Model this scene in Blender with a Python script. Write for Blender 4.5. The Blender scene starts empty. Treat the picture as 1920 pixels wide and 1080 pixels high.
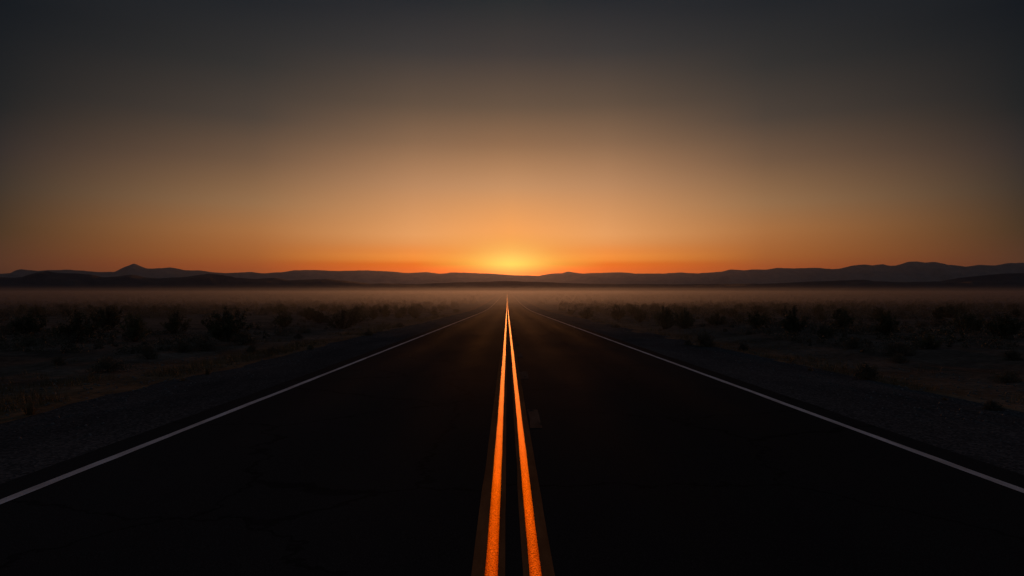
import bpy, math, random
import numpy as np
from mathutils import Vector, Matrix

R = math.radians
rng = np.random.default_rng(7)
random.seed(7)
SC = bpy.context.scene
COL = SC.collection

# ------------------------------------------------------------------ constants
F = 1280.0            # focal length in pixels of the 1920-wide photograph
VX, HY = 951.0, 543.0  # where the road direction and the level horizon appear
CAM_H = 1.30
PLAIN = -2.40         # level of the far plain below the near road
SUN_AZ = R(0.27)      # to the right of the road
SUN_EL = R(2.4)

def lin(c):
    c = c / 255.0
    return c / 12.92 if c <= 0.04045 else ((c + 0.055) / 1.055) ** 2.4
def srgb(r, g, b): return (lin(r), lin(g), lin(b), 1.0)

# ------------------------------------------------------------------ noise
def _hash(ix, iy, s):
    h = (ix.astype(np.int64) * 374761393 + iy.astype(np.int64) * 668265263 + s * 1274126177) & 0x7fffffff
    h = ((h ^ (h >> 13)) * 1274126177) & 0x7fffffff
    h = h ^ (h >> 16)
    return (h & 0xffff) / 65535.0
def vnoise(x, y, s=0):
    x = np.asarray(x, float); y = np.asarray(y, float)
    ix, iy = np.floor(x), np.floor(y)
    fx, fy = x - ix, y - iy
    fx = fx * fx * fx * (fx * (fx * 6 - 15) + 10); fy = fy * fy * fy * (fy * (fy * 6 - 15) + 10)
    a, b = _hash(ix, iy, s), _hash(ix + 1, iy, s)
    c, d = _hash(ix, iy + 1, s), _hash(ix + 1, iy + 1, s)
    return (a * (1 - fx) + b * fx) * (1 - fy) + (c * (1 - fx) + d * fx) * fy
def fbm(x, y, s=0, o=4):
    t = 0; a = 0.5
    for k in range(o):
        t = t + a * (vnoise(x, y, s + k * 17) - 0.5) * 2
        x = np.asarray(x) * 2.03 + 11.3; y = np.asarray(y) * 2.03 + 5.7; a *= 0.5
    return t

# ------------------------------------------------------------------ ground heights
_PY = np.array([-400, -50, 0, 40, 80, 100, 125, 150, 180, 220, 260, 320, 420, 600, 1e5])
_PD = np.array([-4.2, .36, 1.30, 2.052, 2.80, 3.15, 3.44, 3.60, 3.69, 3.72, 3.70, 3.70, 3.70, 3.70, 3.70])
def _profile_table():
    ys = np.linspace(-400, 700, 4401)
    v = CAM_H - np.interp(ys, _PY, _PD)
    k = np.hanning(81); k /= k.sum()
    vv = np.convolve(np.pad(v, 40, mode='edge'), k, 'valid')
    return ys, np.where(ys < 60, v, vv)
_TY, _TZ = _profile_table()
def road_z(y):
    y = np.asarray(y, float)
    return np.where(y > 690, PLAIN, np.interp(y, _TY, _TZ))
ROAD_L, ROAD_R = -3.67, 3.92
SH_L, SH_R = -5.5, 5.85
def sstep(a, b, x):
    t = np.clip((np.asarray(x, float) - a) / (b - a), 0, 1); return t * t * (3 - 2 * t)
def ground_z(x, y):
    x = np.asarray(x, float); y = np.asarray(y, float)
    side = np.where(x < 0, SH_L - x, x - SH_R)      # metres beyond the shoulder edge
    base = road_z(y)
    far = 1 - sstep(250, 900, np.hypot(x, y))
    edge = 0.045 * sstep(-0.45, 0.5, side + 0.45 * fbm(x * .8, y * .35, 91, 3))
    relief = sstep(0.2, 5, side) * (0.26 * fbm(x * .11, y * .07, 3, 4) + 0.10 * fbm(x * .45, y * .33, 5, 3) + 0.05)
    fine = sstep(-0.1, 1.2, side) * (0.035 * fbm(x * 1.7, y * 1.7, 8, 3)) * (1 - sstep(40, 90, np.abs(y)))
    bank = np.where(x > 0, 0.22 * sstep(1.2, 7, side) - 0.05 * sstep(0, 1.2, side), 0.06 * sstep(1, 8, side)) * (1 - sstep(60, 200, y))
    return base - 0.085 + edge + (relief + fine + bank) * far

def ray_ground(px, py):
    """point of the ground seen at photograph pixel (px, py)"""
    tx, tz = (px - VX) / F, -(py - HY) / F
    d, prev = 2.5, None
    while d < 4000:
        if CAM_H + tz * d <= float(ground_z(tx * d, d)):
            lo, hi = prev or d, d
            for _ in range(24):
                m = (lo + hi) / 2
                if CAM_H + tz * m <= float(ground_z(tx * m, m)): hi = m
                else: lo = m
            return tx * hi, hi
        prev = d; d *= 1.01
    return tx * d, d

# ------------------------------------------------------------------ object helpers
def mesh_obj(name, verts, faces, mat, parent=None, smooth=False):
    me = bpy.data.meshes.new(name)
    verts = np.asarray(verts, np.float32)
    if isinstance(faces, np.ndarray):
        n, k = faces.shape
        me.vertices.add(len(verts)); me.vertices.foreach_set('co', verts.ravel())
        me.loops.add(n * k); me.loops.foreach_set('vertex_index', faces.astype(np.int32).ravel())
        me.polygons.add(n)
        me.polygons.foreach_set('loop_start', np.arange(0, n * k, k, dtype=np.int32))
        me.polygons.foreach_set('loop_total', np.full(n, k, np.int32))
        me.update(calc_edges=True); me.validate()
    else:
        me.from_pydata([tuple(v) for v in verts], [], faces)
    if smooth: me.polygons.foreach_set('use_smooth', np.ones(len(me.polygons), bool))
    me.materials.append(mat)
    o = bpy.data.objects.new(name, me); COL.objects.link(o)
    if parent: o.parent = parent
    return o
def tag(o, label=None, cat=None, group=None, kind=None):
    if label: o['label'] = label
    if cat: o['category'] = cat
    if group: o['group'] = group
    if kind: o['kind'] = kind
    return o
def grid_faces(nr, nc):
    i = np.arange(nr - 1)[:, None] * nc + np.arange(nc - 1)[None, :]
    return np.stack([i, i + 1, i + nc + 1, i + nc], -1).reshape(-1, 4)

# ------------------------------------------------------------------ materials
def new_mat(name):
    m = bpy.data.materials.new(name); m.use_nodes = True
    nt = m.node_tree; b = nt.nodes['Principled BSDF']
    return m, nt, b
def N(nt, typ, **kw):
    n = nt.nodes.new(typ)
    for k, v in kw.items():
        if k in n.inputs: n.inputs[k].default_value = v
        else: setattr(n, k, v)
    return n
def ramp(nt, stops, fac=None, interp='LINEAR'):
    r = nt.nodes.new('ShaderNodeValToRGB'); cr = r.color_ramp; cr.interpolation = interp
    while len(cr.elements) < len(stops): cr.elements.new(0.5)
    for e, (p, c) in zip(cr.elements, stops):
        e.position = p; e.color = c if len(c) == 4 else (*c, 1)
    if fac is not None: nt.links.new(fac, r.inputs[0])
    return r
def noise(nt, scale, detail=4, rough=.55, vec=None):
    n = N(nt, 'ShaderNodeTexNoise', Scale=scale, Detail=detail, Roughness=rough)
    if vec is not None: nt.links.new(vec, n.inputs['Vector'])
    return n
def pos(nt, scale=(1, 1, 1)):
    g = N(nt, 'ShaderNodeNewGeometry'); m = N(nt, 'ShaderNodeMapping'); m.inputs['Scale'].default_value = scale
    nt.links.new(g.outputs['Position'], m.inputs['Vector']); return m.outputs[0]
def bump(nt, b, h, dist, strength=1.0):
    n = N(nt, 'ShaderNodeBump', Strength=strength, Distance=dist)
    nt.links.new(h, n.inputs['Height']); nt.links.new(n.outputs[0], b.inputs['Normal']); return n
def mixc(nt, fac, a, b, mode='MIX'):
    m = nt.nodes.new('ShaderNodeMix'); m.data_type = 'RGBA'; m.blend_type = mode
    for s, v in ((0, fac), (6, a), (7, b)):
        if hasattr(v, 'links') or isinstance(v, bpy.types.NodeSocket): nt.links.new(v, m.inputs[s])
        else: m.inputs[s].default_value = v
    return m.outputs[2]

def mat_asphalt():
    m, nt, b = new_mat('asphalt'); p = pos(nt)
    fine = noise(nt, 160, 3, .7, p); big = noise(nt, .35, 4, .5, pos(nt, (1, .12, 1)))
    c = ramp(nt, [(.25, (.012, .012, .0125)), (.55, (.026, .026, .0265)), (.8, (.075, .074, .073))], fine.outputs[0])
    v = ramp(nt, [(.3, (.70, .70, .70)), (.7, (1.2, 1.2, 1.2))], big.outputs[0])
    col = mixc(nt, 1.0, c.outputs[0], v.outputs[0], 'MULTIPLY')
    # hairline cracks sealed with tar
    vo = N(nt, 'ShaderNodeTexVoronoi', Scale=.33); vo.feature = 'DISTANCE_TO_EDGE'
    wv = noise(nt, 2.2, 4, .6, p); wm = N(nt, 'ShaderNodeVectorMath', operation='MULTIPLY_ADD')
    nt.links.new(wv.outputs['Color'], wm.inputs[0]); wm.inputs[1].default_value = (.7, .7, 0); nt.links.new(p, wm.inputs[2]); nt.links.new(wm.outputs[0], vo.inputs['Vector'])
    cr = ramp(nt, [(0, (.25, .25, .25)), (.004, (.3, .3, .3)), (.007, (1, 1, 1))], vo.outputs['Distance'])
    col = mixc(nt, .5, col, mixc(nt, 1.0, col, cr.outputs[0], 'MULTIPLY'))
    nt.links.new(col, b.inputs['Base Color'])
    b.inputs['Roughness'].default_value = .9; b.inputs['Specular IOR Level'].default_value = 0.0
    b2 = nt.nodes.new('ShaderNodeBsdfPrincipled'); nt.links.new(col, b2.inputs['Base Color'])
    b2.inputs['Specular IOR Level'].default_value = .0006
    rr = ramp(nt, [(.3, (.9,) * 3), (.7, (1.0,) * 3)], big.outputs[0]); nt.links.new(rr.outputs[0], b2.inputs['Roughness'])
    bp = bump(nt, b, fine.outputs[0], .0007, .5); nt.links.new(bp.outputs[0], b2.inputs['Normal'])
    # polished wheel tracks: two in each lane
    sx = nt.nodes.new('ShaderNodeSeparateXYZ'); nt.links.new(p, sx.inputs[0])
    def M(op, a, k):
        n = N(nt, 'ShaderNodeMath', operation=op); nt.links.new(a, n.inputs[0]); n.inputs[1].default_value = k; return n.outputs[0]
    a = M('ABSOLUTE', M('SUBTRACT', M('ABSOLUTE', M('SUBTRACT', sx.outputs[0], .1), 0), 1.75), 0)
    a = M('ABSOLUTE', M('SUBTRACT', a, .78), 0)
    tr = ramp(nt, [(0, (.68,) * 3), (.5, (.46,) * 3), (1, (.32,) * 3)], a, 'EASE')
    pt = noise(nt, .8, 5, .65, pos(nt, (1, .22, 1))); pr = ramp(nt, [(.3, (.65,) * 3), (.7, (1.3,) * 3)], pt.outputs[0])
    f = mixc(nt, 1.0, tr.outputs[0], pr.outputs[0], 'MULTIPLY')
    mx = nt.nodes.new('ShaderNodeMixShader'); nt.links.new(f, mx.inputs[0]); nt.links.new(b.outputs[0], mx.inputs[1]); nt.links.new(b2.outputs[0], mx.inputs[2])
    nt.links.new(mx.outputs[0], nt.nodes['Material Output'].inputs['Surface'])
    return m
def mat_paint(name, col, worn, rough, spec, metal=0.0, speck=.5, bump_d=.0012, bscale=260, centres=None):
    m, nt, b = new_mat(name); p = pos(nt)
    bead = noise(nt, bscale, 2, .7, p); wear = noise(nt, 9, 5, .65, pos(nt, (1, .35, 1)))
    lo = tuple(c * (1 - speck) for c in col)
    tone = noise(nt, 2.2, 6, .7, pos(nt, (3, .6, 1)))
    tr = ramp(nt, [(.3, (.62, .56, .5)), (.68, (1.1, 1.1, 1.1))], tone.outputs[0])
    c0 = ramp(nt, [(.32, lo), (.62, col)], bead.outputs[0])
    c = nt.nodes.new('ShaderNodeMix'); c.data_type = 'RGBA'; c.blend_type = 'MULTIPLY'; c.inputs[0].default_value = 1
    nt.links.new(c0.outputs[0], c.inputs[6]); nt.links.new(tr.outputs[0], c.inputs[7])
    w = ramp(nt, [(.40 - worn * .25, (1, 1, 1)), (.46 - worn * .25, (0, 0, 0))], wear.outputs[0])
    nt.links.new(mixc(nt, w.outputs[0], c.outputs[2], (.03, .028, .026, 1)) if worn else c.outputs[2], b.inputs['Base Color'])
    if centres:      # traffic has worn the paint thin towards both edges of each stripe
        sx = nt.nodes.new('ShaderNodeSeparateXYZ'); nt.links.new(p, sx.inputs[0]); ds = []
        for xc in centres:
            a = N(nt, 'ShaderNodeMath', operation='SUBTRACT'); nt.links.new(sx.outputs[0], a.inputs[0]); a.inputs[1].default_value = xc
            q = N(nt, 'ShaderNodeMath', operation='ABSOLUTE'); nt.links.new(a.outputs[0], q.inputs[0]); ds.append(q.outputs[0])
        mn = N(nt, 'ShaderNodeMath', operation='MINIMUM'); nt.links.new(ds[0], mn.inputs[0]); nt.links.new(ds[1], mn.inputs[1])
        ew = noise(nt, 60, 4, .7, pos(nt, (1, .25, 1)))
        mm = N(nt, 'ShaderNodeMath', operation='MULTIPLY_ADD'); nt.links.new(ew.outputs[0], mm.inputs[0]); mm.inputs[1].default_value = .022; nt.links.new(mn.outputs[0], mm.inputs[2])
        er = ramp(nt, [(.017, (1, 1, 1)), (.030, (.72, .62, .5)), (.040, (.22, .13, .08))], mm.outputs[0])
        src = b.inputs['Base Color'].links[0].from_socket
        nt.links.new(mixc(nt, 1.0, src, er.outputs[0], 'MULTIPLY'), b.inputs['Base Color'])
    b.inputs['Roughness'].default_value = rough; b.inputs['Specular IOR Level'].default_value = spec
    b.inputs['Metallic'].default_value = metal
    if metal: b.inputs['Specular Tint'].default_value = (1.0, .48, .09, 1)
    bump(nt, b, bead.outputs[0], bump_d, .8)
    return m
def mat_gravel():
    m, nt, b = new_mat('gravel')
    v = N(nt, 'ShaderNodeTexVoronoi', Scale=42.0); nt.links.new(pos(nt), v.inputs['Vector'])
    c = ramp(nt, [(.0, (.024, .0245, .027)), (.5, (.052, .053, .056)), (1, (.108, .108, .110))], v.outputs['Color'])
    big = noise(nt, .8, 5, .6, pos(nt, (1, .3, 1)))
    k = ramp(nt, [(.3, (.6, .6, .6)), (.7, (1.2, 1.17, 1.1))], big.outputs[0])
    nt.links.new(mixc(nt, 1.0, c.outputs[0], k.outputs[0], 'MULTIPLY'), b.inputs['Base Color'])
    b.inputs['Roughness'].default_value = .95; b.inputs['Specular IOR Level'].default_value = 0.0
    bump(nt, b, v.outputs['Distance'], .003, .6)
    return m
def mat_ground():
    m, nt, b = new_mat('desert_ground')
    n1 = noise(nt, .5, 6, .6, pos(nt)); n2 = noise(nt, 7, 5, .65, pos(nt)); n3 = noise(nt, 60, 3, .6, pos(nt))
    c = ramp(nt, [(.3, (.064, .052, .040)), (.5, (.110, .088, .066)), (.7, (.165, .130, .098))], n1.outputs[0])
    k = ramp(nt, [(.3, (.55, .55, .55)), (.65, (1.2, 1.2, 1.2))], n2.outputs[0])
    dirt = mixc(nt, 1.0, c.outputs[0], k.outputs[0], 'MULTIPLY')
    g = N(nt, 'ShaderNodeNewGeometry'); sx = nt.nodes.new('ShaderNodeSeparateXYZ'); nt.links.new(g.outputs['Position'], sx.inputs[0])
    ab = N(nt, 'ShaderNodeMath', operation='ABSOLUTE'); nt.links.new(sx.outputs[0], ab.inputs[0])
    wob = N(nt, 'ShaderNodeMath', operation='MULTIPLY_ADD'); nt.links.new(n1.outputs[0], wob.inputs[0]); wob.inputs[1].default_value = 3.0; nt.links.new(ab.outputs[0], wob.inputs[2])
    lit_edge = ramp(nt, [(0, (1.35, 1.1, .84)), (.45, (1.2, 1.02, .82)), (.75, (.95, .95, .98)), (1, (.85, .86, .9))])  # orange light on the bare dirt beside the road, put into its colour
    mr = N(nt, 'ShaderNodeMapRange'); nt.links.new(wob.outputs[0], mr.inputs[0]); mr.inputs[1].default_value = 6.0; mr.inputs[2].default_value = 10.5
    nt.links.new(mr.outputs[0], lit_edge.inputs[0])
    nt.links.new(mixc(nt, 1.0, dirt, lit_edge.outputs[0], 'MULTIPLY'), b.inputs['Base Color'])
    b.inputs['Roughness'].default_value = .95; b.inputs['Specular IOR Level'].default_value = 0.0
    s = N(nt, 'ShaderNodeMath', operation='ADD'); nt.links.new(n2.outputs[0], s.inputs[0]); nt.links.new(n3.outputs[0], s.inputs[1])
    bump(nt, b, s.outputs[0], .016, .7)
    return m
def mat_simple(name, c1, c2, scale, rough=.9, spec=.1, bd=0):
    m, nt, b = new_mat(name); n = noise(nt, scale, 4, .6, pos(nt))
    c = ramp(nt, [(.3, c1), (.7, c2)], n.outputs[0]); nt.links.new(c.outputs[0], b.inputs['Base Color'])
    b.inputs['Roughness'].default_value = rough; b.inputs['Specular IOR Level'].default_value = spec
    if bd: bump(nt, b, n.outputs[0], bd, .8)
    return m
def mat_leaf(name, c1, c2):
    m, nt, b = new_mat(name); n = noise(nt, 3.5, 3, .6, pos(nt))
    oi = N(nt, 'ShaderNodeObjectInfo')
    c = ramp(nt, [(.3, c1), (.7, c2)], n.outputs[0])
    k = ramp(nt, [(0, (.7, .7, .7)), (1, (1.25, 1.2, 1.1))], oi.outputs['Random'])
    nt.links.new(mixc(nt, 1.0, c.outputs[0], k.outputs[0], 'MULTIPLY'), b.inputs['Base Color'])
    b.inputs['Roughness'].default_value = .75; b.inputs['Specular IOR Level'].default_value = .12
    return m
def mat_volume(name, col, density, g):
    m = bpy.data.materials.new(name); m.use_nodes = True; nt = m.node_tree
    nt.nodes.clear()
    out = nt.nodes.new('ShaderNodeOutputMaterial'); v = nt.nodes.new('ShaderNodeVolumePrincipled')
    v.inputs['Color'].default_value = (*col, 1); v.inputs['Density'].default_value = density; v.inputs['Anisotropy'].default_value = g
    nt.links.new(v.outputs[0], out.inputs['Volume'])
    return m

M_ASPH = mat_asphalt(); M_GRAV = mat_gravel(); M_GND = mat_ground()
M_YEL = mat_paint('fresh_orange_line_paint', (1.0, .50, .10), .0, .54, .4, 1.0, .8, .003, 105, (-.0755, .135))
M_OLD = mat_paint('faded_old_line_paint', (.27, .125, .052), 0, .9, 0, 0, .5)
M_DASH = mat_paint('grimy_marker_patch', (.17, .105, .072), .2, .9, 0, 0, .4)
M_WHT = mat_paint('white_line_paint', (.64, .64, .66), 0, .9, .0006, 0, .3)
M_HILL = mat_simple('hazed_mountain_rock', (.14, .15, .135), (.20, .205, .18), .004)  # distance haze on the far range, put into the rock colour as a lighter tone
M_HILL2 = mat_simple('unhazed_foothill_rock', (.035, .036, .038), (.055, .056, .058), .006)  # same hill rock kept darker, without the haze tone of the far range
M_LEAF = mat_leaf('creosote_leaf', (.060, .066, .034), (.110, .110, .056))
M_LEAF2 = mat_leaf('burrobush_leaf', (.075, .072, .052), (.120, .110, .078))
M_STEM = mat_simple('shrub_stem', (.040, .030, .022), (.075, .058, .042), 12)
M_DRY = mat_leaf('dry_grass', (.110, .078, .036), (.190, .135, .062))
M_STONE = mat_simple('roadside_stone', (.07, .065, .06), (.16, .15, .14), 15, bd=.004)

# ------------------------------------------------------------------ y rows and ground sheet
rows = [-60, -40, -25, -15, -8, -4, -1]
d = 1.0
while d < 26000: rows.append(d); d += max(.22, .02 * d)
rows.append(26000)
rows = np.array(rows, float)
def half_cols(a):
    c = [a]
    while c[-1] < 27000: c.append(c[-1] + (0.13 if c[-1] < 9 else .045 * c[-1]))
    return np.array(c)
colsL, colsR = half_cols(3.2), half_cols(3.4)
cols = np.concatenate([-colsL[::-1], [-1.5, 0, 1.5], colsR])
X, Y = np.meshgrid(cols, rows)
Z = ground_z(X, Y)
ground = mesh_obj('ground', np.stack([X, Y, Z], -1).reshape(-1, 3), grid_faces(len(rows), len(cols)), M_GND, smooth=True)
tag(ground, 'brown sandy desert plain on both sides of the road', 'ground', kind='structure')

# ------------------------------------------------------------------ road and markings
rrows = rows[(rows >= -60) & (rows <= 6000)]
def strip(name, xs, z_off, mat, parent=None, ys=None, jig=0.0, seed=0):
    ys = rrows if ys is None else np.asarray(ys, float)
    xs = np.asarray(xs, float); zo = np.broadcast_to(np.asarray(z_off, float), xs.shape)
    XX, YY = np.meshgrid(xs, ys)
    if jig:
        j = jig * fbm(ys * .9, ys * 0 + seed, seed, 3); XX[:, 0] += j; XX[:, -1] += jig * fbm(ys * .8 + 40, ys * 0 + seed, seed + 5, 3)
    ZZ = road_z(YY) + zo[None, :]
    return mesh_obj(name, np.stack([XX, YY, ZZ], -1).reshape(-1, 3), grid_faces(len(ys), len(xs)), mat, parent, smooth=True)
xs = np.linspace(ROAD_L, ROAD_R, 15)
road = strip('road', xs, -0.014 * np.abs((xs - .1) / 3.8) ** 2, M_ASPH, jig=.03, seed=3)
tag(road, 'straight black asphalt road with two lanes running to the sunset', 'road', kind='structure')
def crown(x): return -0.014 * abs((x - .1) / 3.8) ** 2
fine = np.concatenate([rrows[rrows < 1], np.arange(1, 40, .11), rrows[rrows >= 40]])
for xc, w, lab in ((-.0755, .062, 'left of the two glowing orange centre stripes'), (.135, .057, 'right of the two glowing orange centre stripes')):
    o = strip('centre_stripe', [xc - w / 2, xc + w / 2], crown(xc) + .0065, M_YEL, road, fine, .004, 11); o['label'] = lab
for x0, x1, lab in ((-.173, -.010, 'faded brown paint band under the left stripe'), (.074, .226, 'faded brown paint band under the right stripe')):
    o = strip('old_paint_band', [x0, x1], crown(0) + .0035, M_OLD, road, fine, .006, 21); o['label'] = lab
for xc, lab in ((-3.325, 'left white edge line'), (3.585, 'right white edge line')):
    o = strip('edge_line', [xc - .043, xc + .043], crown(xc) + .004, M_WHT, road, fine, .012, 31); o['label'] = lab
for k in range(9):
    y0 = 7.05 + k * 4.55
    strip('marker_patch', [.233, .365], crown(.3) + .003, M_DASH, road, np.linspace(y0, y0 + 1.22, 24), .03, 40 + k)
for nm, a, b2, lab in (('shoulder', SH_L - .5, ROAD_L + .05, 'grey gravel shoulder along the left edge of the asphalt'),
                       ('shoulder', ROAD_R - .05, SH_R + .5, 'grey gravel shoulder along the right edge of the asphalt')):
    xs = np.linspace(a, b2, 12)
    XX, YY = np.meshgrid(xs, rrows)
    q = np.minimum(np.abs(XX - ROAD_L), np.abs(XX - ROAD_R))
    ZZ = road_z(YY) - .03 - .022 * sstep(0, 1.8, q) + .012 * fbm(XX * 1.3, YY * .5, 61, 3) * sstep(.1, .6, q)
    s = mesh_obj(nm, np.stack([XX, YY, ZZ], -1).reshape(-1, 3), grid_faces(len(rrows), 12), M_GRAV, smooth=True)
    tag(s, lab, 'shoulder', kind='structure')

# ------------------------------------------------------------------ hills
FAR = [(-900, 512), (-600, 500), (-350, 508), (-150, 506), (0, 513.7), (25, 512.5), (32, 507.5), (42, 505), (75, 508), (100, 506.5), (132, 505.7), (162, 508), (187, 510), (217, 510), (235, 501), (245, 497.5), (254, 494.2), (265, 499), (277, 503.7), (300, 503), (322, 501.7), (335, 503.7), (350, 507), (380, 507), (400, 510.7), (425, 512.5), (470, 510), (492, 512.5), (535, 510), (550, 506.7), (585, 506.3), (630, 508), (690, 507), (730, 508.7), (762, 511.7), (802, 510.5), (825, 513), (852, 510.5), (880, 511.7), (920, 513), (950, 515), (975, 516.5), (1010, 517), (1035, 513), (1052, 512.5), (1067, 509), (1092, 513), (1115, 511.7), (1165, 510.5), (1195, 513), (1242, 513), (1275, 510.7), (1305, 512.7), (1330, 511), (1355, 509.5), (1370, 505), (1395, 506.7), (1412, 505), (1440, 505.3), (1460, 502), (1490, 503), (1537, 501.7), (1550, 504), (1575, 504), (1600, 498), (1625, 495.7), (1640, 497.5), (1657, 494.7), (1672, 498.7), (1690, 496), (1705, 491), (1720, 490), (1740, 492), (1757, 491), (1782, 496), (1815, 499.5), (1840, 496.5), (1870, 497.5), (1897, 493), (1920, 492.5), (2050, 489), (2200, 496), (2450, 490), (2800, 503)]
NEAR = [(-900, 520), (-500, 512), (-200, 518), (0, 519), (25, 521), (50, 519), (70, 512), (92, 508.5), (117, 512), (150, 513), (175, 515), (197, 520.5), (225, 518), (252, 515), (275, 520), (300, 522), (345, 519.5), (375, 515.5), (397, 513), (420, 515.5), (445, 521), (480, 523), (495, 522), (515, 521), (542, 525.5), (580, 524), (615, 523), (655, 527.5), (695, 532.5), (712, 531), (780, 533), (817, 531), (880, 529), (950, 527), (1020, 529), (1100, 532), (1250, 533), (1440, 532), (1497, 529), (1590, 525.5), (1625, 524), (1640, 527), (1690, 529), (1765, 527.5), (1802, 521), (1852, 516), (1890, 512.5), (1920, 512), (2050, 508), (2300, 516), (2800, 519)]
def hills(name, prof, depth, wander, front, back, seed, lab, mat):
    px = np.arange(-900, 2801, 3.0)
    py = np.interp(px, *zip(*prof))
    k = np.array([1, 2, 1]) / 4.0; py = np.convolve(np.pad(py, 1, mode='edge'), k, 'valid')
    py = py + .65 * fbm(px * .11, px * 0, seed, 4)
    t = (px - VX) / F
    yd = depth + wander * fbm(t * 3.2, t * 0 + 3, seed, 3)
    H = CAM_H + (HY - py) / F * yd - (PLAIN - 2)
    u = np.concatenate([-np.linspace(1, 0, 22) ** 1.3, np.linspace(0, 1, 9)[1:] ** 1.2])
    P = []
    for uu in u:
        off = uu * (front if uu < 0 else back)
        yy = yd + off; a = abs(uu)
        spur = fbm(t * 26 + uu * 1.5, t * 0 + uu * 2.2, seed + 9, 4)
        h = H * ((1 - a) ** 1.35) * np.clip(1 + .75 * spur * min(1, a * 3.5) , .2, 1.5)
        h = np.minimum(h, H * (1 - .8 * a))
        P.append(np.stack([t * (yd + .7 * off), yy, PLAIN - 2 + h], -1))
    P = np.array(P)
    o = mesh_obj(name, P.reshape(-1, 3), grid_faces(len(u), len(px)), mat, smooth=True)
    return tag(o, lab, 'hills', kind='structure')
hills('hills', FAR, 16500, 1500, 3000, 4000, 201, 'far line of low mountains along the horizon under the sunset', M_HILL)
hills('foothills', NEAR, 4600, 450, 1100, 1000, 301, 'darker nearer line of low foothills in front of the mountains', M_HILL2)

# ------------------------------------------------------------------ plants
class MB:
    def __init__(s): s.v = []; s.f = []; s.n = 0
    def tube(s, pts, r0, r1):
        pts = [np.asarray(p, float) for p in pts]; base = s.n
        for i, p in enumerate(pts):
            a = pts[min(i + 1, len(pts) - 1)] - pts[max(i - 1, 0)]; a /= np.linalg.norm(a) + 1e-9
            u = np.cross(a, [.3, .5, .81]); u /= np.linalg.norm(u) + 1e-9; w = np.cross(a, u)
            r = r0 + (r1 - r0) * i / (len(pts) - 1)
            for k in range(3):
                th = k * 2.0944; s.v.append(p + r * (u * math.cos(th) + w * math.sin(th)))
        for i in range(len(pts) - 1):
            for k in range(3):
                a0 = base + i * 3 + k; a1 = base + i * 3 + (k + 1) % 3
                s.f.append((a0, a1, a1 + 3, a0 + 3))
        s.n += 3 * len(pts)
def quads(cent, size, rg, squash=1.0):
    n = len(cent)
    a = rg.normal(size=(n, 3)); a /= np.linalg.norm(a, axis=1)[:, None]
    b = rg.normal(size=(n, 3)); b -= a * (a * b).sum(1)[:, None]; b /= np.linalg.norm(b, axis=1)[:, None]
    s = (size * rg.uniform(.6, 1.4, n))[:, None]
    c = cent[:, None, :]
    corners = np.stack([-a * s, -b * s * .45 * squash, a * s, b * s * .45 * squash], 1)
    v = (c + corners).reshape(-1, 3); f = np.arange(n * 4).reshape(-1, 4)
    return v, f

def creosote(seed, h=1.0, spread=.55, lean=0.0, nst=30, nl=7500, dens_low=.10):
    rg = np.random.default_rng(seed); mb = MB(); tips = []
    for i in range(nst):
        az = 2 * math.pi * (i + rg.uniform(-.4, .4)) / nst * 2.0
        tilt = rg.uniform(.10, 1.0) * spread * 1.5
        L = h * rg.uniform(.62, 1.0) * (1.0 if tilt < .6 else .88)
        p = np.array([rg.normal() * .05, rg.normal() * .05, -.04]); pts = [p.copy()]
        for k in range(6):
            tl = tilt * (1.05 - .09 * k)
            dv = np.array([math.cos(az) * math.sin(tl) + lean * .3, math.sin(az) * math.sin(tl), math.cos(tl)])
            dv += rg.normal(size=3) * .10; dv /= np.linalg.norm(dv)
            p = p + dv * L / 5.6; pts.append(p.copy())
        mb.tube(pts, .009, .003); pts = np.array(pts)
        tips.append((pts, 1.0))
        for b in range(rg.integers(3, 6)):
            k = rg.integers(2, 6); q = pts[k]; bp = [q]
            dv = pts[k] - pts[k - 1]; dv /= np.linalg.norm(dv)
            dv = dv + rg.normal(size=3) * .55; dv[2] = abs(dv[2]) * .8 + .15; dv /= np.linalg.norm(dv)
            for m in range(3): q = q + dv * L * .09 + rg.normal(size=3) * .012; bp.append(q)
            mb.tube(bp, .004, .0018); tips.append((np.array(bp), .6))
    cents = []
    wts = np.array([w for _, w in tips]); wts /= wts.sum()
    for (pts, w), n in zip(tips, rg.multinomial(nl, wts)):
        m = len(pts) - 1; lo = dens_low if w == 1 else 0
        tt = lo + (1 - lo) * np.sqrt(rg.uniform(0, 1, n)); s = tt * m; i = np.minimum(s.astype(int), m - 1); fr = (s - i)[:, None]
        cents.append(pts[i] * (1 - fr) + pts[i + 1] * fr + rg.normal(size=(n, 3)) * .028)
    c = np.concatenate(cents); c = c[c[:, 2] > .02]
    return mb, quads(c, .021, rg)

def burro(seed, r=.5, h=.5, nl=5500):
    rg = np.random.default_rng(seed); mb = MB()
    ends = []
    for i in range(60):
        az = rg.uniform(0, 2 * math.pi); el = rg.uniform(.12, 1.5)
        k = 1 + .18 * math.sin(3 * az + seed) + rg.normal() * .07
        e = np.array([math.cos(az) * math.cos(el) * r * k, math.sin(az) * math.cos(el) * r * k, math.sin(el) * h * k])
        mb.tube([np.array([0, 0, -.04]), e * .5 + [0, 0, .03], e], .005, .0015); ends.append(e)
    ends = np.array(ends)
    pick = rg.integers(0, len(ends), nl); c = ends[pick] * rg.uniform(.55, 1.04, nl)[:, None] + rg.normal(size=(nl, 3)) * r * .085
    c = c[c[:, 2] > .0]
    return mb, quads(c, .017, rg, 1.2)

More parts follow.
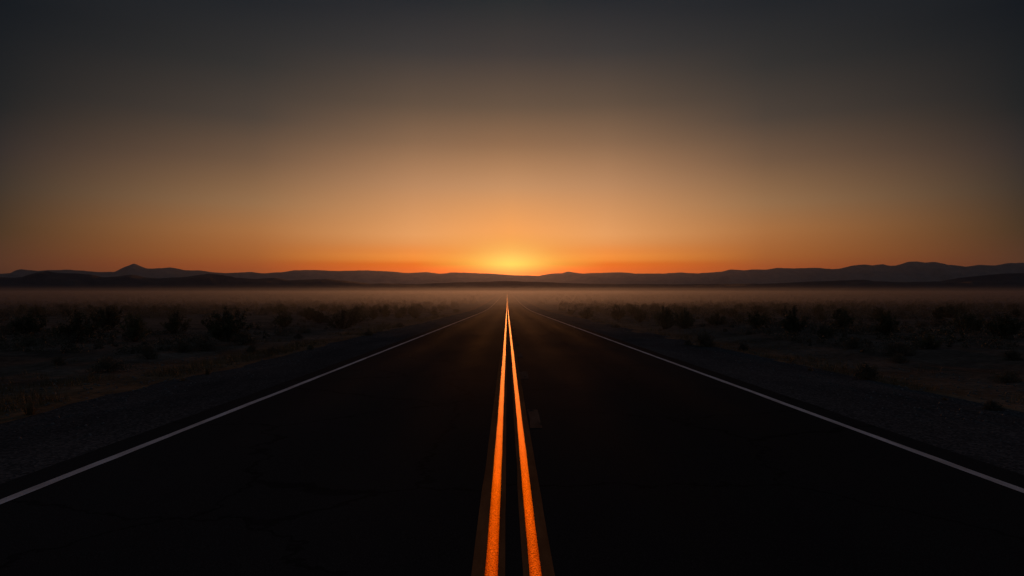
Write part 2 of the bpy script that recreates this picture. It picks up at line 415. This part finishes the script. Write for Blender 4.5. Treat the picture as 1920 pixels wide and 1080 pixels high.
def tuft(seed, r=.16, h=.26, n=110):
    rg = np.random.default_rng(seed); v = []; f = []
    for i in range(n):
        az = rg.uniform(0, 6.283); q = abs(rg.normal()) * .5; b = np.array([math.cos(az), math.sin(az), 0]) * r * .35 * rg.uniform(0, 1)
        tip = b + np.array([math.cos(az) * r * q * 1.6, math.sin(az) * r * q * 1.6, h * rg.uniform(.5, 1.0)])
        mid = (b + tip) / 2 + np.array([0, 0, h * .1]); s = np.array([-math.sin(az), math.cos(az), 0]) * .0035
        k = len(v); v += [b - s + [0, 0, -.03], b + s + [0, 0, -.03], mid + s * .8, mid - s * .8, tip]
        f += [(k, k + 1, k + 2, k + 3), (k + 3, k + 2, k + 4)]
    return v, f

def shrub_proto(kind, seed, **kw):
    mb, (lv, lf) = (creosote if kind == 'creosote' else burro)(seed, **kw)
    root = bpy.data.objects.new('creosote_shrub' if kind == 'creosote' else 'dome_shrub', None); COL.objects.link(root)
    root.empty_display_size = .3
    root['category'] = 'shrub'
    mesh_obj('stems', mb.v, mb.f, M_STEM, root)
    mesh_obj('foliage', lv, lf, M_LEAF if kind == 'creosote' else M_LEAF2, root)
    hh = float(np.max(lv[:, 2]))
    return dict(root=root, h=hh, used=False)
CREO = [shrub_proto('creosote', 100 + i, spread=s, lean=l, nst=n) for i, (s, l, n) in enumerate(((.68, 0, 30), (.70, .22, 28), (.62, -.2, 32), (.82, .1, 34), (.72, -.1, 26), (.62, .15, 36)))]
DOME = [shrub_proto('dome', 200 + i, r=r, h=h) for i, (r, h) in enumerate(((.55, .5), (.5, .56), (.65, .45), (.48, .5)))]
TUFTS = []
for i in range(3):
    v, f = tuft(300 + i)
    o = mesh_obj('grass_tuft', v, f, M_DRY); o['category'] = 'grass tuft'
    TUFTS.append(dict(root=o, h=max(q[2] for q in v), used=False))
def place(pr, x, y, height, label, group=None, rot=None, wide=1.0):
    if not pr['used']: r = pr['root']; pr['used'] = True
    else:
        r = pr['root'].copy(); COL.objects.link(r)
        for ch in list(pr['root'].children):
            c = ch.copy(); COL.objects.link(c); c.parent = r
    s = height / pr['h']
    r.location = (x, y, float(ground_z(x, y)) - .01)
    r.rotation_euler = (0, 0, random.uniform(0, 6.28) if rot is None else rot)
    r.scale = (s * wide, s * wide, s)
    for k in ('group',):
        if k in r: del r[k]
    tag(r, label, group=group)
    return r
# (px, base y, top y, kind, variant, rotation, width factor, label)
HAND = [
 (425, 640, 567, 'c', 1, 0.0, 1.0, 'tallest shrub left of the road, one long branch reaching up to the right'),
 (150, 640, 573, 'c', 3, 1.0, 1.1, 'broad dark shrub at far left, its crown topping the scrub line under the twin hills'),
 (60, 628, 578, 'c', 0, 2.0, 1.1, 'dark shrub near the left edge of the view, left of the broad dark shrub'),
 (255, 640, 582, 'c', 5, .4, 1.0, 'mid sized shrub below the pointed mountain peak'),
 (330, 625, 580, 'c', 4, 2.4, 1.1, 'ragged shrub just left of the tallest left hand shrub'),
 (207, 697, 660, 'd', 2, 0.5, 1.05, 'widest dome shrub at the left, closest to the viewer on that side'),
 (115, 684, 661, 'd', 1, 1.5, 1.0, 'small dark dome shrub left of the widest dome shrub'),
 (280, 672, 641, 'd', 0, 2.5, .8, 'dark dome shrub behind and right of the widest left dome shrub'),
 (385, 657, 628, 'd', 2, 0.2, 1.1, 'low wide shrub at the foot of the tallest left hand shrub'),
 (345, 660, 634, 'd', 3, 0.9, .9, 'small dome shrub touching the low wide shrub on its left'),
 (473, 660, 641, 'd', 1, 3.5, 1.0, 'left one of two small dome shrubs beside the left orange dirt edge'),
 (513, 662, 647, 'd', 2, 4.5, 1.0, 'right one of two small dome shrubs beside the left orange dirt edge'),
 (561, 635, 622, 'd', 0, 1.1, 1.0, 'small dark shrub alone on bare sand left of the road'),
 (583, 655, 642, 'd', 3, 2.2, .8, 'tiny dark shrub at the dirt edge of the left shoulder'),
 (535, 613, 578, 'c', 4, 0.4, 1.0, 'sparse shrub between the tallest left shrub and the road'),
 (642, 616, 573, 'c', 3, 1.4, 1.15, 'wide dark shrub clump rising from the scrub midway to the road'),
 (600, 606, 578, 'c', 0, 5.4, 1.0, 'shrub directly left of the wide dark shrub clump'),
 (691, 630, 614, 'd', 1, 2.4, .9, 'round dark shrub standing close to the left shoulder'),
 (750, 613, 603, 'd', 2, 0.7, 1.0, 'flat dark shrub at the left shoulder, further along than the round one'),
 (755, 593, 573, 'c', 5, 1.9, 1.1, 'shrub with feathery top nearest the road on the left'),
 (700, 598, 580, 'c', 2, 3.0, 1.1, 'low shrub left of the feathery topped one'),
 (815, 590, 578, 'c', 3, 4.0, 1.3, 'low shrub mound far along the left shoulder'),
 (855, 586, 577, 'c', 0, 0.3, 1.3, 'last distinct shrub along the left shoulder before the mist'),
 (1070, 590, 577, 'c', 1, 0.9, 1.2, 'first distinct shrub along the right shoulder past the mist'),
 (1100, 598, 574, 'c', 0, 2.2, 1.1, 'dark shrub at the right shoulder, beside the first distinct one'),
 (1160, 600, 570, 'c', 4, 0.2, 1.0, 'shrub with thin upright twigs on the right of the road'),
 (1155, 615, 606, 'd', 2, 0.6, 1.1, 'flat small shrub at the right gravel edge, in front of the upright twigs'),
 (1200, 604, 577, 'c', 2, 2.6, 1.0, 'low shrub between the upright twigs and the large two topped shrub'),
 (1247, 617, 570, 'c', 5, 0.1, 1.0, 'large two topped shrub right of the road'),
 (1284, 616, 572, 'c', 1, 3.3, .9, 'shrub leaning against the large two topped shrub on its right'),
 (1324, 650, 617, 'd', 1, 0.9, 1.0, 'big dark dome shrub nearest the road on the right'),
 (1291, 648, 634, 'd', 0, 1.9, .9, 'small pale dome shrub tucked left of the big dark dome'),
 (1395, 657, 640, 'd', 3, 3.9, .95, 'small dome shrub right of the big dark dome nearest the road'),
 (1345, 610, 579, 'c', 3, 1.0, 1.0, 'shrub behind the big dark dome on the right'),
 (1420, 616, 576, 'c', 0, 4.0, .9, 'open twiggy shrub right of the big dark dome'),
 (1485, 627, 570, 'c', 4, 2.0, .85, 'tallest shrub right of the road, narrow with a clumped top'),
 (1548, 635, 605, 'c', 3, 5.0, 1.1, 'low spreading shrub right of the tallest right hand shrub'),
 (1580, 622, 575, 'c', 2, 1.1, 1.0, 'upright shrub behind the low spreading one on the right'),
 (1603, 653, 628, 'd', 0, 0.0, .95, 'rounded dome shrub on the sandy bank at right'),
 (1688, 680, 659, 'd', 2, 2.8, 1.0, 'low dome shrub on the bank, right of the darkest dome'),
 (1627, 712, 673, 'd', 3, 1.3, .9, 'darkest dome shrub on the right bank, closest to the shoulder'),
 (1745, 655, 620, 'c', 3, 0.3, 1.2, 'wide shrub mass at the top of the right bank'),
 (1665, 628, 580, 'c', 5, 2.9, 1.0, 'mid sized shrub at right between the dome on the bank and the wide mass'),
 (1820, 624, 576, 'c', 1, 1.6, 1.05, 'tall dark shrub near the right edge below the highest hill'),
 (1888, 634, 580, 'c', 0, 2.6, 1.1, 'dark shrub at the right edge, behind the tall dark shrub'),
 (1905, 676, 650, 'd', 1, 0.4, 1.1, 'dark dome shrub cut by the right edge of the view, upper of two'),
 (1893, 718, 690, 'd', 2, 2.1, 1.0, 'dark dome shrub cut by the right edge of the view, lower of two'),
 (1866, 771, 745, 'd', 3, 3.1, 1.0, 'lowest brownish shrub at right, nearest the viewer'),
 (391, 703, 686, 't', 0, 0, 1.0, 'dry grass tuft on the orange dirt edge of the left shoulder'),
 (345, 716, 703, 't', 1, 0, 1.0, 'short dry tuft left of the other tuft on the left dirt edge'),
 (60, 776, 752, 't', 2, 0, 1.2, 'nearest dry grass tuft at the left, beside the gravel'),
 (1521, 697, 686, 't', 1, 0, 1.0, 'small dry tuft at the foot of the right bank'),
 (1775, 752, 742, 't', 2, 0, 1.3, 'low pale tuft beside the right gravel shoulder'),
]
taken = []
for px, by, ty, kd, var, rot, wide, lab in HAND:
    x, y = ray_ground(px, by)
    h = (by - ty) / F * y
    place({'c': CREO, 'd': DOME, 't': TUFTS}[kd][var], x, y, h, lab, rot=rot, wide=wide)
    taken.append((x, y, .55 * h + .35))
# the rest of the scrub one can still tell apart, out to the mist
SCAT = {('L', 0): ('dim shrub among the dark scrub left of the road, well before the mist', 'shrubs of the near scrub left of the road'),
        ('L', 1): ('small dim shrub left of the road, out where the mist begins', 'shrubs by the mist left of the road'),
        ('R', 0): ('dim shrub among the dark scrub right of the road, well before the mist', 'shrubs of the near scrub right of the road'),
        ('R', 1): ('small dim shrub right of the road, out where the mist begins', 'shrubs by the mist right of the road')}
cnt = 0; tries = 0
while cnt < 240 and tries < 20000:
    tries += 1
    side = random.choice((-1, 1)); y = 14 + 116 * random.random() ** .72
    lim = .80 * y
    off = 7.6 + (lim - 5) * random.random() if lim > 8 else 99
    x = side * off
    if abs(x) > lim + 1.5 or abs(x) < 7.4: continue
    if y < 26 and random.random() < .72: continue
    if any((x - a) ** 2 + (y - b) ** 2 < (c + .15) ** 2 for a, b, c in taken): continue
    if vnoise(x * .09, y * .05, 77) < .28: continue
    big = random.random() < (.62 if y > 26 else .12)
    h = random.uniform(.55, 1.2) if big else random.uniform(.25, .55)
    pr = random.choice(CREO if big else DOME)
    lab, grp = SCAT['L' if side < 0 else 'R', 0 if y < 70 else 1]
    place(pr, x, y, h, lab, grp, wide=random.uniform(.95, 1.4))
    taken.append((x, y, .5 * h + .2)); cnt += 1

# scrub of the plain beyond, too far and too many to count
def scatter_scrub(n, y0, y1, seed, hlo=.35, hhi=1.15):
    rg = np.random.default_rng(seed); V = []
    y = y0 * (y1 / y0) ** rg.uniform(0, 1, n); x = rg.uniform(-1, 1, n) * (.84 * y)
    keep = (np.abs(x) > 9.0) & (vnoise(x * .05, y * .025, 177) > .22); x, y = x[keep], y[keep]
    z = ground_z(x, y); h = rg.uniform(hlo, hhi, len(x)); r = h * rg.uniform(.5, .9, len(x))
    k = np.where(y < 128, 260 if hhi > .5 else 120, np.where(y < 260, 90, 34))
    ii = np.repeat(np.arange(len(x)), k)
    e = rg.normal(size=(len(ii), 3)); e /= np.linalg.norm(e, axis=1)[:, None]
    q = rg.uniform(.35, 1.05, len(ii)) 
    c = np.stack([x[ii] + e[:, 0] * r[ii] * q, y[ii] + e[:, 1] * r[ii] * q, z[ii] + np.abs(e[:, 2]) * h[ii] * q], -1)
    s = np.where(y[ii] < 128, .016 + y[ii] * .00025, .05 + y[ii] * .00035)
    return quads(c, s, rg, 1.3)
v, f = scatter_scrub(5200, 128, 900, 5)
v2, f2 = scatter_scrub(1100, 48, 128, 15, .4, 1.0)
v, f = np.concatenate([v, v2]), np.concatenate([f, f2 + len(v)])
tag(mesh_obj('scrub', v, f, M_LEAF2), 'low desert scrub speckling the misty plain beyond the nearer shrubs', 'scrub', kind='stuff')

v, f = scatter_scrub(3400, 17, 128, 6, .08, .42)
tag(mesh_obj('ground_cover', v, f, M_LEAF2), 'ankle high dry growth covering the sand between the shrubs', 'ground cover', kind='stuff')

# dry grass on the dirt edges and stones on the shoulders
def scatter_grass(n, seed):
    rg = np.random.default_rng(seed); V = []; Fc = []
    y = 5 * (70 / 5) ** rg.uniform(0, 1, n); sd = rg.choice([-1, 1], n, p=[.62, .38])
    off = np.abs(rg.normal(size=n)) * 1.1
    x = np.where(sd < 0, SH_L - .35 - off, SH_R + .5 + off)
    keep = vnoise(x * 1.1, y * .45, 55) > .5; x, y = x[keep], y[keep]; z = ground_z(x, y); m = len(x)
    nb = 7; ii = np.repeat(np.arange(m), nb); k = len(ii)
    az = rg.uniform(0, 6.283, k); q = rg.uniform(.02, .10, k); hh = rg.uniform(.05, .17, k); w = .0022 + y[ii] * .00012
    b = np.stack([x[ii] + rg.normal(size=k) * .03, y[ii] + rg.normal(size=k) * .03, z[ii] - .015], -1)
    s = np.stack([-np.sin(az), np.cos(az), 0 * az], -1) * w[:, None]
    t = b + np.stack([np.cos(az) * q, np.sin(az) * q, hh], -1)
    return np.stack([b - s, b + s, t], 1).reshape(-1, 3), np.arange(k * 3).reshape(-1, 3)
v, f = scatter_grass(5200, 9)
tag(mesh_obj('dry_grass', v, f, M_DRY), 'short dry grass along the dirt edges of both shoulders', 'grass', kind='stuff')
def scatter_stones(n, seed):
    rg = np.random.default_rng(seed)
    y = 4 * (60 / 4) ** rg.uniform(0, 1, n); sd = rg.choice([-1, 1], n)
    off = rg.uniform(0, 1, n) ** .6 * 4.0
    x = np.where(sd < 0, ROAD_L - .35 - off, ROAD_R + .35 + off); 
    zs = np.where((x > SH_L) & (x < SH_R), road_z(y) - .05, ground_z(x, y))
    r = rg.uniform(.010, .030, n) * rg.uniform(.6, 1.3, n)
    oc = np.array([(1, 0, 0), (0, 1, 0), (-1, 0, 0), (0, -1, 0), (0, 0, .8), (0, 0, -.6)], float)
    V = oc[None] * r[:, None, None] * rg.uniform(.6, 1.4, (n, 6, 1)); V += np.stack([x, y, zs], -1)[:, None, :]
    T = np.array([(0, 1, 4), (1, 2, 4), (2, 3, 4), (3, 0, 4), (1, 0, 5), (2, 1, 5), (3, 2, 5), (0, 3, 5)])
    return V.reshape(-1, 3), (T[None] + (np.arange(n) * 6)[:, None, None]).reshape(-1, 3)
v, f = scatter_stones(6000, 12)
tag(mesh_obj('loose_stones', v, f, M_STONE), 'small loose stones scattered on the gravel shoulders', 'stones', kind='stuff')

# ------------------------------------------------------------------ air
def closed_box(name, x0, x1, y0, y1, z0, z1, mat, lab):
    v = [(x0, y0, z0), (x1, y0, z0), (x1, y1, z0), (x0, y1, z0), (x0, y0, z1), (x1, y0, z1), (x1, y1, z1), (x0, y1, z1)]
    f = [(0, 3, 2, 1), (4, 5, 6, 7), (0, 1, 5, 4), (1, 2, 6, 5), (2, 3, 7, 6), (3, 0, 4, 7)]
    return tag(mesh_obj(name, v, f, mat), lab, 'haze', kind='stuff')
HAZE_D, HAZE_G = 1.5e-5, .79
closed_box('haze', -30000, 30000, -200, 28000, -6.0, 760, mat_volume('haze_air', (.19, .22, .38), HAZE_D, HAZE_G), 'dusty evening air over the whole plain')
MIST = ((24, 210, .95, .0018), (105, 1500, -.30, .0022), (150, 900, -.8, .0026), (420, 2500, 4.8, .00028))
for k, (y0, y1, zt, den) in enumerate(MIST):
    w = 5600 + 150 * k
    closed_box('ground_mist', -w, w, y0, y1, -4.6 - .1 * k, zt, mat_volume('mist_air', (.150, .185, .30), den, .74), 'low band of mist lying on the far plain')

# ------------------------------------------------------------------ sky and sun
W = bpy.data.worlds.new('World'); SC.world = W; W.use_nodes = True
nt = W.node_tree; nt.nodes.clear()
out = nt.nodes.new('ShaderNodeOutputWorld'); bg = nt.nodes.new('ShaderNodeBackground'); nt.links.new(bg.outputs[0], out.inputs[0])
tc = nt.nodes.new('ShaderNodeTexCoord'); sep = nt.nodes.new('ShaderNodeSeparateXYZ'); nt.links.new(tc.outputs['Generated'], sep.inputs[0])
def mth(op, a, b=None, c=None):
    n = nt.nodes.new('ShaderNodeMath'); n.operation = op
    for i, v in enumerate((a, b, c)):
        if v is None: continue
        if isinstance(v, bpy.types.NodeSocket): nt.links.new(v, n.inputs[i])
        else: n.inputs[i].default_value = v
    return n.outputs[0]
el = mth('MULTIPLY', mth('ARCSINE', sep.outputs[2]), 180 / math.pi)
az0 = mth('ARCTAN2', sep.outputs[0], sep.outputs[1])
az = mth('MULTIPLY', mth('ABSOLUTE', mth('SUBTRACT', az0, SUN_AZ)), 180 / math.pi)
def eramp(stops):   # stops: (elevation deg, sRGB)
    return ramp(nt, [(max(0, e) / 90.0, srgb(*c)) for e, c in stops], mth('DIVIDE', el, 90.0)).outputs[0]
ZEN = (54, 63, 77)
GLOW = (2.05, .92, 2.0, (.15, .34, .085, 1))   # brightest sky round the sun itself
SKY = {
 0: [(0, (313.7, 112.5, 0.0)), (1.4, (348.6, 125.0, 0.0)), (2.1, (267.5, 192.4, 55.3)), (3.0, (255.1, 168.9, 68.1)), (5.05, (252.1, 168.1, 91.2)), (8.6, (200.1, 147.3, 102.0)), (12, (145.6, 109.4, 79.7)), (15, (102.6, 84.1, 68.1)), (19.1, (64.1, 59.1, 56.9)), (23, (40.1, 44.5, 46.6)), (40, (48, 50, 56)), (65, (54, 63, 77))],
 8: [(0, (233.3, 99.1, 0.0)), (1.7, (259.2, 110.1, 0.0)), (2.15, (250.9, 117.9, 0.0)), (2.6, (263.7, 156.7, 55.7)), (3.25, (250.1, 148.7, 66.4)), (3.9, (240.1, 158.5, 88.2)), (4.6, (238.1, 164.4, 99.4)), (8.6, (189.2, 139.4, 98.3)), (12, (138.9, 106.3, 79.6)), (15, (97.4, 80.4, 66.1)), (19.1, (59.6, 57.2, 56.2)), (23, (35.7, 39.7, 44.7)), (40, (48, 50, 56)), (65, (54, 63, 77))],
 20.5: [(0, (157.3, 77.6, 34.6)), (1.8, (174.8, 86.2, 38.4)), (2.6, (176.7, 102.1, 47.4)), (4.7, (175.8, 116.6, 67.3)), (6.8, (154.9, 115.5, 78.9)), (10.1, (114.3, 88.6, 67.8)), (13.3, (76.5, 66.4, 58.2)), (17.2, (51.3, 50.3, 48.9)), (21.7, (33.0, 36.7, 41.0)), (40, (46, 49, 55)), (65, (54, 63, 77))],
 37: [(0, (85.8, 53.6, 36.8)), (1.54, (95.3, 59.6, 40.9)), (4.04, (77.1, 57.6, 38.7)), (6.9, (63.0, 53.8, 44.9)), (9.3, (52.2, 46.4, 43.9)), (12.1, (34.4, 36.2, 36.9)), (18.7, (21.0, 25.7, 30.8)), (28, (34, 38, 44)), (65, (54, 63, 77))],
 90: [(0, (54, 51, 56)), (15, (52, 55, 64)), (40, (55, 62, 74)), (65, (54, 63, 77))],
}
def wgt(a, b):
    n = nt.nodes.new('ShaderNodeMapRange'); n.interpolation_type = 'LINEAR'
    nt.links.new(az, n.inputs[0]); n.inputs[1].default_value = a; n.inputs[2].default_value = b; return n.outputs[0]
AZS = sorted(SKY); cur = eramp(SKY[AZS[0]])
for a, b in zip(AZS, AZS[1:]): cur = mixc(nt, wgt(a, b), cur, eramp(SKY[b]))
sky = nt.nodes.new('ShaderNodeTexSky'); sky.sky_type = 'NISHITA'; sky.sun_disc = False
sky.sun_elevation = SUN_EL; sky.sun_rotation = SUN_AZ; sky.dust_density = 4.0; sky.ozone_density = 2.0; sky.air_density = 1.4
NISH = 0.0
nsc = mixc(nt, 1.0, sky.outputs[0], (NISH, NISH, NISH, 1), 'MULTIPLY')
gx = mth('DIVIDE', az, GLOW[0]); gy = mth('DIVIDE', mth('SUBTRACT', el, GLOW[2]), GLOW[1])
gl = mth('EXPONENT', mth('MULTIPLY', mth('ADD', mth('MULTIPLY', gx, gx), mth('MULTIPLY', gy, gy)), -.5))
glc = mixc(nt, gl, (0, 0, 0, 1), GLOW[3])
tot = mixc(nt, 1.0, mixc(nt, 1.0, cur, nsc, 'ADD'), glc, 'ADD')
nt.links.new(tot, bg.inputs[0]); bg.inputs[1].default_value = 1.0

sun = bpy.data.lights.new('sun', 'SUN'); sun.energy = 1.25; sun.angle = R(1.2); sun.color = (1.0, .33, .085)
so = bpy.data.objects.new('sun', sun); COL.objects.link(so)
dirv = Vector((math.sin(SUN_AZ) * math.cos(SUN_EL), math.cos(SUN_AZ) * math.cos(SUN_EL), math.sin(SUN_EL)))
so.rotation_euler = dirv.to_track_quat('Z', 'Y').to_euler(); so.location = (0, 0, 50)

# ------------------------------------------------------------------ camera
cam = bpy.data.cameras.new('camera'); cam.lens = 24; cam.sensor_width = 36; cam.clip_start = .05; cam.clip_end = 100000
co = bpy.data.objects.new('camera', cam); COL.objects.link(co); co.location = (0, 0, CAM_H)
co.rotation_euler = (R(90) + math.atan((HY - 540) / F), 0, -math.atan((960 - VX) / F))
SC.camera = co

SC.view_settings.view_transform = 'Standard'; SC.view_settings.look = 'None'
SC.view_settings.exposure = 0; SC.view_settings.gamma = 1; SC.view_settings.use_curve_mapping = False
SC.cycles.use_denoising = True
SC.cycles.max_bounces = 5; SC.cycles.volume_bounces = 1; SC.cycles.transparent_max_bounces = 8
